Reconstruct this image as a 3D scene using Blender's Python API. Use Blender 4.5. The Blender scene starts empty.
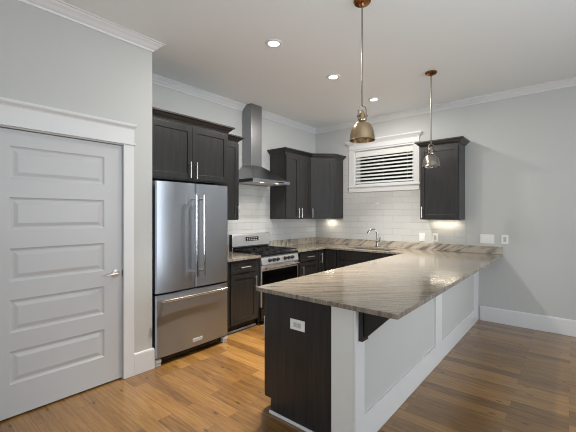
import bpy, bmesh, math, random
from mathutils import Vector, Matrix
R = math.radians
random.seed(7)
S = bpy.context.scene
COL = S.collection

# ------------------------------------------------------------------ camera
cam_data = bpy.data.cameras.new('camera')
cam = bpy.data.objects.new('camera', cam_data)
COL.objects.link(cam)
cam.location = (3.742, -5.265, 1.444)
cam.rotation_euler = (R(90), 0, R(40.025))
cam_data.sensor_width = 36.0
cam_data.lens = 339.62 * 36.0 / 576.0
cam_data.shift_y = -1.55 / 576.0
cam_data.clip_start = 0.02
S.camera = cam

# ------------------------------------------------------------------ world, daylight, exposure
S.view_settings.view_transform = 'Standard'
S.view_settings.look = 'None'
S.view_settings.gamma = 1.0
S.view_settings.use_curve_mapping = False
S.view_settings.exposure = -0.10
world = bpy.data.worlds.new('sky')
S.world = world
world.use_nodes = True
world.node_tree.nodes['Background'].inputs[0].default_value = (0.75, 0.85, 1.0, 1)
world.node_tree.nodes['Background'].inputs[1].default_value = 0.55


def area(name, loc, rot, sx, sy, power, color, spread=180):
    l = bpy.data.lights.new(name, 'AREA')
    l.shape = 'RECTANGLE'
    l.size, l.size_y = sx, sy
    l.spread = R(spread)
    l.energy = power
    l.color = color
    o = bpy.data.objects.new(name, l)
    COL.objects.link(o)
    o.location = loc
    o.rotation_euler = rot
    return o


DAY = (0.90, 0.957, 1.0)
# daylight entering at the windows of the right wall and of the wall behind the camera
area('daylight_window', (7.93, -2.0, 1.55), (0, R(90), 0), 1.9, 1.7, 33, DAY, 75)
area('daylight_window', (7.93, -5.6, 1.55), (0, R(90), 0), 1.9, 1.7, 9, DAY)
area('daylight_window', (3.0, -8.93, 1.45), (R(90), 0, 0), 2.2, 1.9, 13, DAY, 75)
area('daylight_window', (6.2, -8.93, 1.55), (R(90), 0, 0), 2.2, 1.9, 33, DAY)
# added upward area light beside the camera, an unseen fill to brighten the ceiling
area('ceiling_fill', (4.4, -4.3, 1.2), (R(180), 0, 0), 1.4, 1.4, 48, (0.86, 0.94, 1.0))
WARM = (1.0, 0.92, 0.80)
CAN_W, CAN_GLOW, PUCK_W, HOOD_W = 410, 16.5, 0.85, 1.6
S.cycles.filter_width = 1.0


# ------------------------------------------------------------------ materials
def mat(name, color, rough=0.5, metal=0.0, **kw):
    m = bpy.data.materials.new(name)
    m.use_nodes = True
    b = m.node_tree.nodes['Principled BSDF']
    b.inputs['Base Color'].default_value = (*color, 1)
    b.inputs['Roughness'].default_value = rough
    b.inputs['Metallic'].default_value = metal
    for k, v in kw.items():
        b.inputs[k].default_value = v
    return m


def nd(m, t, **kw):
    n = m.node_tree.nodes.new(t)
    for k, v in kw.items():
        setattr(n, k, v)
    return n


def lk(m, a, b):
    m.node_tree.links.new(a, b)


def bsdf(m):
    return m.node_tree.nodes['Principled BSDF']


def srgb(r, g, b):
    f = lambda c: (c / 255) / 12.92 if c / 255 <= 0.04045 else ((c / 255 + 0.055) / 1.055) ** 2.4
    return (f(r), f(g), f(b))


def ramp(m, stops):
    n = nd(m, 'ShaderNodeValToRGB')
    e = n.color_ramp.elements
    while len(e) < len(stops):
        e.new(0.5)
    for i, (p, c) in enumerate(stops):
        e[i].position = p
        e[i].color = (*c, 1)
    return n


def mapped(m, scale, rot=(0, 0, 0), world_space=True):
    if world_space:
        src = nd(m, 'ShaderNodeNewGeometry').outputs['Position']
    else:
        src = nd(m, 'ShaderNodeTexCoord').outputs['Object']
    mp = nd(m, 'ShaderNodeMapping')
    mp.inputs['Scale'].default_value = scale
    mp.inputs['Rotation'].default_value = rot
    lk(m, src, mp.inputs['Vector'])
    return mp.outputs['Vector']


def paint(name, color, rough=0.6, bump=0.02, scale=180):
    m = mat(name, color, rough)
    n = nd(m, 'ShaderNodeTexNoise')
    n.inputs['Scale'].default_value = scale
    n.inputs['Detail'].default_value = 3
    lk(m, mapped(m, (1, 1, 1)), n.inputs['Vector'])
    bp_ = nd(m, 'ShaderNodeBump')
    bp_.inputs['Strength'].default_value = bump
    bp_.inputs['Distance'].default_value = 0.002
    lk(m, n.outputs['Fac'], bp_.inputs['Height'])
    lk(m, bp_.outputs['Normal'], bsdf(m).inputs['Normal'])
    return m


M_WALL = paint('grey_wall_paint', srgb(199, 200, 198), 0.65)
M_CEIL = paint('ceiling_paint', srgb(236, 239, 240), 0.75)
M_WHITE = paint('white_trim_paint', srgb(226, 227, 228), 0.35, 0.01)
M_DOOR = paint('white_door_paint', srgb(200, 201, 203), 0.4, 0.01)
M_STUB = paint('warm_grey_paint', srgb(222, 223, 218), 0.6)


def make_floor():
    m = mat('oak_plank_floor', (0.3, 0.17, 0.07), 0.3)
    pos = mapped(m, (1, 1, 1))
    br = nd(m, 'ShaderNodeTexBrick')
    br.offset = 0.37
    br.offset_frequency = 2
    br.inputs['Color1'].default_value = (0, 0, 0, 1)
    br.inputs['Color2'].default_value = (1, 1, 1, 1)
    br.inputs['Mortar'].default_value = (0.5, 0.5, 0.5, 1)
    br.inputs['Scale'].default_value = 1.0
    br.inputs['Mortar Size'].default_value = 0.0011
    br.inputs['Mortar Smooth'].default_value = 0.1
    br.inputs['Brick Width'].default_value = 0.93
    br.inputs['Row Height'].default_value = 0.112
    lk(m, pos, br.inputs['Vector'])
    # grain
    gv = mapped(m, (1.9, 30, 1))
    add = nd(m, 'ShaderNodeVectorMath', operation='ADD')
    sc = nd(m, 'ShaderNodeVectorMath', operation='SCALE')
    sc.inputs['Scale'].default_value = 13.0
    lk(m, br.outputs['Color'], sc.inputs[0])
    lk(m, gv, add.inputs[0])
    lk(m, sc.outputs[0], add.inputs[1])
    g = nd(m, 'ShaderNodeTexNoise')
    g.inputs['Scale'].default_value = 1.6
    g.inputs['Detail'].default_value = 9
    g.inputs['Roughness'].default_value = 0.74
    g.inputs['Distortion'].default_value = 0.6
    lk(m, add.outputs[0], g.inputs['Vector'])
    mixf = nd(m, 'ShaderNodeMath', operation='MULTIPLY_ADD')
    mixf.inputs[1].default_value = 0.22
    lk(m, br.outputs['Color'], mixf.inputs[0])
    half = nd(m, 'ShaderNodeMath', operation='MULTIPLY')
    half.inputs[1].default_value = 0.78
    lk(m, g.outputs['Fac'], half.inputs[0])
    lk(m, half.outputs[0], mixf.inputs[2])
    rp = ramp(m, [(0.26, srgb(70, 46, 23)), (0.42, srgb(120, 84, 41)), (0.55, srgb(147, 107, 55)), (0.74, srgb(172, 131, 76))])
    lk(m, mixf.outputs[0], rp.inputs['Fac'])
    # knots
    kn = nd(m, 'ShaderNodeTexVoronoi', voronoi_dimensions='2D')
    kn.inputs['Scale'].default_value = 1.0
    lk(m, mapped(m, (1.5, 4.2, 1)), kn.inputs['Vector'])
    kr = ramp(m, [(0.012, (0.16, 0.13, 0.12)), (0.05, (1, 1, 1))])
    lk(m, kn.outputs['Distance'], kr.inputs['Fac'])
    km = nd(m, 'ShaderNodeMix', data_type='RGBA', blend_type='MULTIPLY')
    km.inputs['Factor'].default_value = 0.9
    lk(m, rp.outputs['Color'], km.inputs['A'])
    lk(m, kr.outputs['Color'], km.inputs['B'])
    # seams
    mx = nd(m, 'ShaderNodeMix', data_type='RGBA')
    mx.inputs['B'].default_value = (*srgb(62, 40, 22), 1)
    sf = nd(m, 'ShaderNodeMath', operation='MULTIPLY')
    sf.inputs[1].default_value = 0.75
    lk(m, br.outputs['Fac'], sf.inputs[0])
    lk(m, sf.outputs[0], mx.inputs['Factor'])
    lk(m, km.outputs['Result'], mx.inputs['A'])
    lk(m, mx.outputs['Result'], bsdf(m).inputs['Base Color'])
    bu = nd(m, 'ShaderNodeBump')
    bu.inputs['Strength'].default_value = 0.15
    bu.inputs['Distance'].default_value = 0.003
    lk(m, g.outputs['Fac'], bu.inputs['Height'])
    lk(m, bu.outputs['Normal'], bsdf(m).inputs['Normal'])
    bsdf(m).inputs['Roughness'].default_value = 0.34
    bsdf(m).inputs['Coat Weight'].default_value = 0.7
    bsdf(m).inputs['Coat Roughness'].default_value = 0.2
    return m


M_FLOOR = make_floor()


STONE = [(0.27, srgb(84, 79, 74)), (0.40, srgb(120, 112, 102)), (0.50, srgb(138, 129, 117)), (0.61, srgb(152, 143, 130)), (0.75, srgb(116, 109, 102))]
STONE_UP = [(0.30, srgb(92, 87, 86)), (0.42, srgb(140, 133, 126)), (0.50, srgb(182, 173, 158)), (0.62, srgb(196, 187, 172)), (0.72, srgb(128, 121, 119))]


def make_stone(name, rotz, scale=(0.7, 15.0, 1.0), rot=None, stops=STONE):
    m = mat(name, (0.4, 0.35, 0.3), 0.12)
    v0 = mapped(m, (1, 1, 1), rot or (0, 0, rotz))
    mp = nd(m, 'ShaderNodeMapping')
    mp.inputs['Scale'].default_value = scale
    lk(m, v0, mp.inputs['Vector'])
    n = nd(m, 'ShaderNodeTexNoise')
    n.inputs['Scale'].default_value = 2.6
    n.inputs['Detail'].default_value = 10
    n.inputs['Roughness'].default_value = 0.62
    n.inputs['Distortion'].default_value = 0.55
    lk(m, mp.outputs['Vector'], n.inputs['Vector'])
    rp = ramp(m, stops)
    lk(m, n.outputs['Fac'], rp.inputs['Fac'])
    s = nd(m, 'ShaderNodeTexNoise')
    s.inputs['Scale'].default_value = 90
    s.inputs['Detail'].default_value = 4
    lk(m, v0, s.inputs['Vector'])
    sr = ramp(m, [(0.36, (0.72, 0.70, 0.69)), (0.55, (1, 1, 1))])
    lk(m, s.outputs['Fac'], sr.inputs['Fac'])
    mx = nd(m, 'ShaderNodeMix', data_type='RGBA', blend_type='MULTIPLY')
    mx.inputs['Factor'].default_value = 0.7
    lk(m, rp.outputs['Color'], mx.inputs['A'])
    lk(m, sr.outputs['Color'], mx.inputs['B'])
    lk(m, mx.outputs['Result'], bsdf(m).inputs['Base Color'])
    return m


M_STONE = make_stone('streaked_granite', R(-48))
M_SPLASH_A = make_stone('streaked_granite_upright', 0, (1.0, 7.0, 1.6), (R(12), 0, 0), STONE_UP)
M_SPLASH_B = make_stone('streaked_granite_diagonal', 0, (1.2, 1.0, 9.0), (0, R(32), 0), STONE_UP)


def make_tile(name, swap):
    m = mat(name, (0.8, 0.8, 0.8), 0.12)
    geo = nd(m, 'ShaderNodeNewGeometry')
    sep = nd(m, 'ShaderNodeSeparateXYZ')
    lk(m, geo.outputs['Position'], sep.inputs[0])
    cmb = nd(m, 'ShaderNodeCombineXYZ')
    lk(m, sep.outputs['Y' if swap else 'X'], cmb.inputs['X'])
    sub = nd(m, 'ShaderNodeMath', operation='SUBTRACT')
    sub.inputs[1].default_value = 1.016
    lk(m, sep.outputs['Z'], sub.inputs[0])
    lk(m, sub.outputs[0], cmb.inputs['Y'])
    br = nd(m, 'ShaderNodeTexBrick')
    br.inputs['Scale'].default_value = 1.0
    br.inputs['Color1'].default_value = (*srgb(200, 201, 200), 1)
    br.inputs['Color2'].default_value = (*srgb(195, 196, 194), 1)
    br.inputs['Mortar'].default_value = (*srgb(165, 165, 163), 1)
    br.inputs['Mortar Size'].default_value = 0.0022
    br.inputs['Mortar Smooth'].default_value = 0.3
    br.inputs['Brick Width'].default_value = 0.305
    br.inputs['Row Height'].default_value = 0.1016
    lk(m, cmb.outputs[0], br.inputs['Vector'])
    lk(m, br.outputs['Color'], bsdf(m).inputs['Base Color'])
    bu = nd(m, 'ShaderNodeBump', invert=True)
    bu.inputs['Strength'].default_value = 0.5
    bu.inputs['Distance'].default_value = 0.002
    lk(m, br.outputs['Fac'], bu.inputs['Height'])
    lk(m, bu.outputs['Normal'], bsdf(m).inputs['Normal'])
    return m


M_TILE_A = make_tile('white_subway_tile_range_wall', True)
M_TILE_B = make_tile('white_subway_tile_window_wall', False)


def make_darkwood(name, c1, c2, rough=0.31):
    m = mat(name, c1, rough)
    v = mapped(m, (26, 26, 1.6), world_space=False)
    n = nd(m, 'ShaderNodeTexNoise')
    n.inputs['Scale'].default_value = 2.0
    n.inputs['Detail'].default_value = 6
    n.inputs['Roughness'].default_value = 0.6
    lk(m, v, n.inputs['Vector'])
    rp = ramp(m, [(0.3, c1), (0.7, c2)])
    lk(m, n.outputs['Fac'], rp.inputs['Fac'])
    lk(m, rp.outputs['Color'], bsdf(m).inputs['Base Color'])
    bu = nd(m, 'ShaderNodeBump')
    bu.inputs['Strength'].default_value = 0.06
    bu.inputs['Distance'].default_value = 0.001
    lk(m, n.outputs['Fac'], bu.inputs['Height'])
    lk(m, bu.outputs['Normal'], bsdf(m).inputs['Normal'])
    return m


M_WOOD = make_darkwood('espresso_stained_wood', srgb(30, 30, 31), srgb(50, 49, 48))
M_BLACKWOOD = make_darkwood('dark_toe_kick', srgb(24, 22, 21), srgb(32, 29, 27), 0.5)


def make_steel(name, color, rough, vertical=True, aniso=0.0):
    m = mat(name, color, rough, 1.0)
    v = mapped(m, (1, 1, 160) if not vertical else (140, 140, 1), world_space=False)
    n = nd(m, 'ShaderNodeTexNoise')
    n.inputs['Scale'].default_value = 1.5
    n.inputs['Detail'].default_value = 2
    lk(m, v, n.inputs['Vector'])
    mr = nd(m, 'ShaderNodeMapRange')
    mr.inputs['To Min'].default_value = rough - 0.05
    mr.inputs['To Max'].default_value = rough + 0.07
    lk(m, n.outputs['Fac'], mr.inputs['Value'])
    lk(m, mr.outputs['Result'], bsdf(m).inputs['Roughness'])
    if aniso:
        tg = nd(m, 'ShaderNodeTangent', direction_type='RADIAL', axis='Z')
        lk(m, tg.outputs[0], bsdf(m).inputs['Tangent'])
        bsdf(m).inputs['Anisotropic'].default_value = aniso
        bsdf(m).inputs['Anisotropic Rotation'].default_value = 0.25
    return m


M_STEEL = make_steel('brushed_stainless_steel', srgb(172, 180, 191), 0.34, aniso=0.8)
M_HOODSTEEL = make_steel('brushed_steel_hood', srgb(150, 151, 153), 0.3)
M_CHROME = make_steel('polished_steel', srgb(214, 214, 214), 0.12)
M_FAUCET = make_steel('dark_chrome', srgb(168, 166, 162), 0.14)
M_PANELSTEEL = make_steel('satin_panel_steel', srgb(226, 227, 229), 0.45)
M_NICKEL = make_steel('brushed_nickel', srgb(222, 220, 216), 0.36)
M_BRASS = make_steel('antique_brass', srgb(184, 162, 132), 0.22)
M_BRONZE = make_steel('dark_copper_bronze', srgb(142, 98, 62), 0.25)
M_PEWTER = make_steel('pewter', srgb(160, 154, 146), 0.25)
M_BLACK = mat('black_enamel', srgb(18, 18, 19), 0.22)
M_IRON = mat('cast_iron', srgb(30, 30, 31), 0.5)
M_GLASSBLACK = mat('black_oven_glass', srgb(8, 8, 9), 0.06)
M_DARKGREY = mat('dark_grey_case', srgb(40, 41, 43), 0.45)
M_PLASTIC = mat('white_plastic_plate', srgb(236, 236, 233), 0.35)
M_PLASTICGREY = mat('light_grey_plastic', srgb(200, 199, 196), 0.4)
M_SLOT = mat('dark_slot', srgb(60, 60, 60), 0.6)
M_BLIND = mat('white_blind', srgb(232, 234, 232), 0.45)
M_LEAF = mat('dark_leaf', srgb(52, 70, 40), 0.6)
M_BARK = mat('bark', srgb(70, 55, 42), 0.9)
M_EARTH = mat('earth', srgb(84, 84, 66), 0.95)
M_GLASS = mat('window_glass', (1, 1, 1), 0.0)
bsdf(M_GLASS).inputs['Transmission Weight'].default_value = 1.0
bsdf(M_GLASS).inputs['IOR'].default_value = 1.02


def emit(name, color, strength):
    m = mat(name, (0.9, 0.9, 0.88), 0.5)
    bsdf(m).inputs['Emission Color'].default_value = (*color, 1)
    bsdf(m).inputs['Emission Strength'].default_value = strength
    return m


M_LAMP = emit('lit_lamp_lens', (1.0, 0.94, 0.84), 4.0)
M_PUCK = emit('lit_puck_lens', (1.0, 0.90, 0.74), 6.0)
M_DISPLAY = mat('dark_display', srgb(14, 15, 17), 0.1)
M_DIGIT = emit('lit_digits', (0.75, 0.85, 0.9), 0.35)

# ------------------------------------------------------------------ mesh helpers
WORLD_LOC = {}


class MB:
    """collects shapes; T maps local (u, v, z) to the world"""

    def __init__(self, T=None):
        self.bm = bmesh.new()
        self.T = T or Matrix.Identity(4)

    def v(self, p):
        return self.bm.verts.new(self.T @ Vector(p))

    def face(self, vs):
        try:
            return self.bm.faces.new(vs)
        except ValueError:
            return None

    def box(self, x0, x1, y0, y1, z0, z1):
        c = [self.v((x, y, z)) for z in (z0, z1) for y in (y0, y1) for x in (x0, x1)]
        for f in ((0, 1, 3, 2), (4, 5, 7, 6), (0, 1, 5, 4), (2, 3, 7, 6), (0, 2, 6, 4), (1, 3, 7, 5)):
            self.face([c[i] for i in f])
        return self

    def prism(self, poly, a0, a1, axis='z'):
        """polygon extruded along an axis; poly holds the other two coordinates in order"""
        def p(q, a):
            return {'z': (q[0], q[1], a), 'y': (q[0], a, q[1]), 'x': (a, q[0], q[1])}[axis]
        A = [self.v(p(q, a0)) for q in poly]
        B = [self.v(p(q, a1)) for q in poly]
        n = len(poly)
        self.face(A[::-1]); self.face(B)
        for i in range(n):
            self.face([A[i], A[(i + 1) % n], B[(i + 1) % n], B[i]])
        return self

    def lathe(self, prof, cx, cy, seg=32, axis='z', loop=False):
        rings = []
        for r, h in prof:
            ring = []
            for k in range(seg):
                a = 2 * math.pi * k / seg
                c, s = r * math.cos(a), r * math.sin(a)
                q = {'z': (cx + c, cy + s, h), 'x': (h, cx + c, cy + s), 'y': (cx + c, h, cy + s)}[axis]
                ring.append(self.v(q))
            rings.append(ring)
        for a, b in zip(rings, rings[1:]):
            for k in range(seg):
                self.face([a[k], a[(k + 1) % seg], b[(k + 1) % seg], b[k]])
        if loop:
            for k in range(seg):
                self.face([rings[-1][k], rings[-1][(k + 1) % seg], rings[0][(k + 1) % seg], rings[0][k]])
            return self
        if prof[0][0] > 1e-6:
            self.face(rings[0][::-1])
        if prof[-1][0] > 1e-6:
            self.face(rings[-1])
        return self

    def tube(self, pts, rad, seg=12):
        pts = [Vector(p) for p in pts]
        n = len(pts)
        rads = rad if isinstance(rad, (list, tuple)) else [rad] * n
        rings = []
        prev = None
        for i, p in enumerate(pts):
            t = (pts[min(i + 1, n - 1)] - pts[max(i - 1, 0)]).normalized()
            if prev is None:
                ref = Vector((0, 0, 1)) if abs(t.z) < 0.9 else Vector((1, 0, 0))
                a = t.cross(ref).normalized()
            else:
                a = (prev - t * prev.dot(t)).normalized()
            prev = a
            b = t.cross(a)
            rings.append([self.v(p + (a * math.cos(2 * math.pi * k / seg) + b * math.sin(2 * math.pi * k / seg)) * rads[i]) for k in range(seg)])
        for q, w in zip(rings, rings[1:]):
            for k in range(seg):
                self.face([q[k], q[(k + 1) % seg], w[(k + 1) % seg], w[k]])
        self.face(rings[0][::-1]); self.face(rings[-1])
        return self

    def sweep(self, path, prof, start=None, end=None):
        """profile (outward offset, z) run along a plan path with mitred corners; outward is right of the path"""
        pts = [Vector((p[0], p[1])) for p in path]
        n = len(pts)
        rings = []
        for i in range(n):
            ns = []
            if i == 0 and start:
                ns.append(Vector(start))
            for a, b in ((i - 1, i), (i, i + 1)):
                if 0 <= a and b < n:
                    dd = (pts[b] - pts[a]).normalized()
                    ns.append(Vector((dd.y, -dd.x)))
            if i == n - 1 and end:
                ns.append(Vector(end))
            m = ns[0] if len(ns) == 1 else (ns[0] + ns[1]) / (1 + ns[0].dot(ns[1]))
            rings.append([self.v((pts[i].x + m.x * o, pts[i].y + m.y * o, z)) for o, z in prof])
        k = len(prof)
        for a, b in zip(rings, rings[1:]):
            for j in range(k):
                self.face([a[j], a[(j + 1) % k], b[(j + 1) % k], b[j]])
        self.face(rings[0][::-1]); self.face(rings[-1])
        return self

    def build(self, name, material, parent=None, bevel=0.0, smooth=False, seg=2, angle=35):
        bm = self.bm
        bmesh.ops.remove_doubles(bm, verts=bm.verts, dist=1e-6)
        bmesh.ops.recalc_face_normals(bm, faces=bm.faces)
        co = [v.co for v in bm.verts]
        lo = Vector([min(c[i] for c in co) for i in range(3)])
        hi = Vector([max(c[i] for c in co) for i in range(3)])
        org = Vector(((lo.x + hi.x) / 2, (lo.y + hi.y) / 2, lo.z))
        for v in bm.verts:
            v.co -= org
        me = bpy.data.meshes.new(name)
        bm.to_mesh(me)
        bm.free()
        me.materials.append(material)
        o = bpy.data.objects.new(name, me)
        COL.objects.link(o)
        WORLD_LOC[o] = org
        if parent is not None:
            o.parent = parent
            o.location = org - WORLD_LOC[parent]
        else:
            o.location = org
        if smooth:
            for p in me.polygons:
                p.use_smooth = True
            me.set_sharp_from_angle(angle=R(angle))
        if bevel:
            b = o.modifiers.new('bevel', 'BEVEL')
            b.width = bevel
            b.segments = seg
            b.limit_method = 'ANGLE'
            b.angle_limit = R(40)
            b.harden_normals = False
        return o


def tag(o, label, cat, group=None):
    o['label'] = label
    o['category'] = cat
    if group:
        o['group'] = group
    return o


def thing(name, label, cat, loc, group=None):
    o = bpy.data.objects.new(name, None)
    o.empty_display_size = 0.1
    COL.objects.link(o)
    o.location = loc
    WORLD_LOC[o] = Vector(loc)
    return tag(o, label, cat, group)


def struct(o):
    o['kind'] = 'structure'
    return o


def dup(root, offset, label=None):
    def cp(o, parent):
        c = o.copy()
        COL.objects.link(c)
        if parent is not None:
            c.parent = parent
        for ch in list(o.children):
            cp(ch, c)
        return c
    r = cp(root, None)
    r.location = Vector(root.location) + Vector(offset)
    if label:
        r['label'] = label
    return r


H = 3.048
XP = 0.715       # face of the pantry wall
YR = -3.643      # return wall beside the refrigerator

# ------------------------------------------------------------------ room shell
struct(MB().box(-0.15, 8.15, -9.15, 0.15, -0.1, 0).build('floor', M_FLOOR))
struct(MB().box(-0.15, 8.15, -9.15, 0.15, H, H + 0.1).build('ceiling', M_CEIL))
struct(MB().box(-0.12, 0, YR, 0.12, 0, H).build('wall_left', M_WALL))
# window wall with its opening
WX0, WX1, WZ0, WZ1 = 0.828, 1.862, 1.93, 2.535
w = MB()
w.box(0, WX0, 0, 0.12, 0, H).box(WX1, 8, 0, 0.12, 0, H).box(WX0, WX1, 0, 0.12, 0, WZ0).box(WX0, WX1, 0, 0.12, WZ1, H)
struct(w.build('wall_far', M_WALL))
# pantry wall with door opening
DY0, DY1, DZ = -4.845, -3.915, 2.052
w = MB()
w.box(XP - 0.12, XP, -9, DY0, 0, H).box(XP - 0.12, XP, DY1, YR, 0, H).box(XP - 0.12, XP, DY0, DY1, DZ, H)
w.box(0, XP - 0.12, YR - 0.12, YR, 0, H)
struct(w.build('wall_pantry', M_WALL))
struct(MB().box(-0.1, 0.0, -9, YR - 0.001, 0, H).build('wall_closet', M_WALL))
# right wall and wall behind the camera with window openings
w = MB()
ys = [-9, -6.6, -4.6, -3.0, -1.0, 0]
for a, b in zip(ys, ys[1:]):
    if (a, b) in ((-6.6, -4.6), (-3.0, -1.0)):
        w.box(8, 8.12, a, b, 0, 0.65).box(8, 8.12, a, b, 2.45, H)
    else:
        w.box(8, 8.12, a, b, 0, H)
struct(w.build('wall_right', M_WALL))
w = MB()
xs = [0, 1.85, 4.15, 5.05, 7.35, 8]
for a, b in zip(xs, xs[1:]):
    if (a, b) in ((1.85, 4.15), (5.05, 7.35)):
        w.box(a, b, -9.12, -9, 0, 0.55).box(a, b, -9.12, -9, 2.55, H)
    else:
        w.box(a, b, -9.12, -9, 0, H)
struct(w.build('wall_back', M_WALL))

# crown moulding at the ceiling, broken where the hood chimney passes
CH_Y0, CH_Y1, CH_X = -1.860, -1.645, 0.192
CROWN = [(0, H - 0.082), (0.010, H - 0.080), (0.014, H - 0.066), (0.030, H - 0.056), (0.048, H - 0.036), (0.068, H - 0.022),
         (0.074, H - 0.012), (0.086, H - 0.010), (0.086, H - 0.0005), (0, H - 0.0005)]
struct(MB().sweep([(XP, -9), (XP, YR), (0, YR), (0, CH_Y0 - 0.001)], CROWN).build('trim_1', M_WHITE))
struct(MB().sweep([(0, CH_Y1 + 0.001), (0, 0), (8, 0)], CROWN).build('trim_2', M_WHITE))
# baseboards
BASE = [(0, 0.0005), (0.016, 0.0005), (0.016, 0.178), (0.011, 0.190), (0, 0.192)]
struct(MB().sweep([(XP, -3.8205), (XP, YR), (XP - 0.05, YR)], BASE).build('baseboard_pantry', M_WHITE))
struct(MB().sweep([(2.767, 0), (8, 0)], BASE).build('baseboard_far', M_WHITE))

# ------------------------------------------------------------------ pantry door
door_x = 0.703
PZ = [(1.695, 1.930), (1.331, 1.566), (0.968, 1.203), (0.603, 0.838), (0.240, 0.475)]
py0, py1 = -4.697, -4.063
dy0, dy1, dz0, dz1 = DY0 + 0.006, DY1 - 0.004, 0.014, 2.046
m = MB()
yy = [dy0, py0, py1, dy1]
zz = sorted([dz0, dz1] + [z for p in PZ for z in p])
pan = set((round(a, 3), round(b, 3)) for a, b in PZ)
for i in range(3):
    for j in range(len(zz) - 1):
        y0, y1, z0, z1 = yy[i], yy[i + 1], zz[j], zz[j + 1]
        if i == 1 and (round(z0, 3), round(z1, 3)) in pan:
            rings = []
            for ins, dep in ((0, 0), (0.006, -0.005), (0.016, -0.009), (0.026, -0.009), (0.052, -0.0015)):
                rings.append([m.v((door_x + dep, y0 + ins, z0 + ins)), m.v((door_x + dep, y1 - ins, z0 + ins)),
                              m.v((door_x + dep, y1 - ins, z1 - ins)), m.v((door_x + dep, y0 + ins, z1 - ins))])
            for a, b in zip(rings, rings[1:]):
                for k in range(4):
                    m.face([a[k], a[(k + 1) % 4], b[(k + 1) % 4], b[k]])
            m.face(rings[-1])
        else:
            m.face([m.v((door_x, y0, z0)), m.v((door_x, y1, z0)), m.v((door_x, y1, z1)), m.v((door_x, y0, z1))])
xb = door_x - 0.035
for a, b in (((dy0, dz0), (dy1, dz0)), ((dy1, dz0), (dy1, dz1)), ((dy1, dz1), (dy0, dz1)), ((dy0, dz1), (dy0, dz0))):
    m.face([m.v((door_x, *a)), m.v((door_x, *b)), m.v((xb, *b)), m.v((xb, *a))])
m.face([m.v((xb, dy0, dz0)), m.v((xb, dy0, dz1)), m.v((xb, dy1, dz1)), m.v((xb, dy1, dz0))])
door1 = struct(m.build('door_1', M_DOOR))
hy, hz = -3.975, 0.934
hd = MB()
hd.lathe([(0.033, door_x + 0.0003), (0.033, door_x + 0.006), (0.028, door_x + 0.011), (0.013, door_x + 0.014), (0.011, door_x + 0.042)], hy, hz, 28, 'x')
hd.tube([(door_x + 0.042, hy + 0.004, hz), (door_x + 0.050, hy - 0.012, hz), (door_x + 0.052, hy - 0.045, hz + 0.001),
         (door_x + 0.050, hy - 0.085, hz - 0.004), (door_x + 0.044, hy - 0.108, hz - 0.010)], [0.011, 0.011, 0.009, 0.007, 0.006])
hd.build('door_handle', M_NICKEL, door1, smooth=True)
MB().box(XP - 0.011, XP - 0.004, DY1 - 0.0035, DY1 - 0.0005, 0.90, 0.96).build('latch_plate', M_DARKGREY, door1)
# casing and header
m = MB().box(XP, XP + 0.018, DY1 + 0.002, -3.822, 0.0005, 2.062)
struct(m.build('trim_3', M_WHITE, bevel=0.002))
m = MB().box(XP, XP + 0.018, -4.955, DY0 - 0.002, 0.0005, 2.062)
struct(m.build('trim_4', M_WHITE, bevel=0.002))
m = MB()
m.box(XP, XP + 0.030, -4.97, -3.809, 2.062, 2.078)
m.box(XP, XP + 0.020, -4.955, -3.822, 2.078, 2.205)
m.sweep([(XP, -4.955), (XP, -3.822)], [(0, 2.20), (0.022, 2.20), (0.026, 2.208), (0.042, 2.222), (0.046, 2.232), (0.046, 2.244), (0, 2.244)])
m.sweep([(XP + 0.0, -3.822), (XP + 0.0, -3.8095)], [(0, 2.218), (0.030, 2.218), (0.046, 2.232), (0.046, 2.244), (0, 2.244)])
struct(m.build('trim_5', M_WHITE))
m = MB().box(XP - 0.12, XP, DY0 - 0.0005, DY0 + 0.004, 0.0005, DZ).box(XP - 0.12, XP - 0.045, DY1 - 0.003, DY1 + 0.0005, 0.0005, DZ)
m.box(XP - 0.12, XP - 0.05, DY0, DY1, DZ - 0.004, DZ)
struct(m.build('trim_6', M_WHITE))

# ------------------------------------------------------------------ window over the sink
m = MB()
m.box(WX0, WX0 + 0.012, 0.0, 0.12, WZ0, WZ1).box(WX1 - 0.012, WX1, 0.0, 0.12, WZ0, WZ1)
m.box(WX0, WX1, 0.0, 0.12, WZ0, WZ0 + 0.012).box(WX0, WX1, 0.0, 0.12, WZ1 - 0.012, WZ1)
win = struct(m.build('window_1', M_WHITE))
m = MB()
a0, a1, b0, b1 = WX0 + 0.012, WX1 - 0.012, WZ0 + 0.012, WZ1 - 0.012
m.box(a0, a0 + 0.045, 0.075, 0.11, b0, b1).box(a1 - 0.045, a1, 0.075, 0.11, b0, b1)
m.box(a0, a1, 0.075, 0.11, b0, b0 + 0.045).box(a0, a1, 0.075, 0.11, b1 - 0.045, b1)
m.build('sash', M_WHITE, win)
MB().box(a0 + 0.045, a1 - 0.045, 0.09, 0.094, b0 + 0.045, b1 - 0.045).build('glass_pane', M_GLASS, win)
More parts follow.
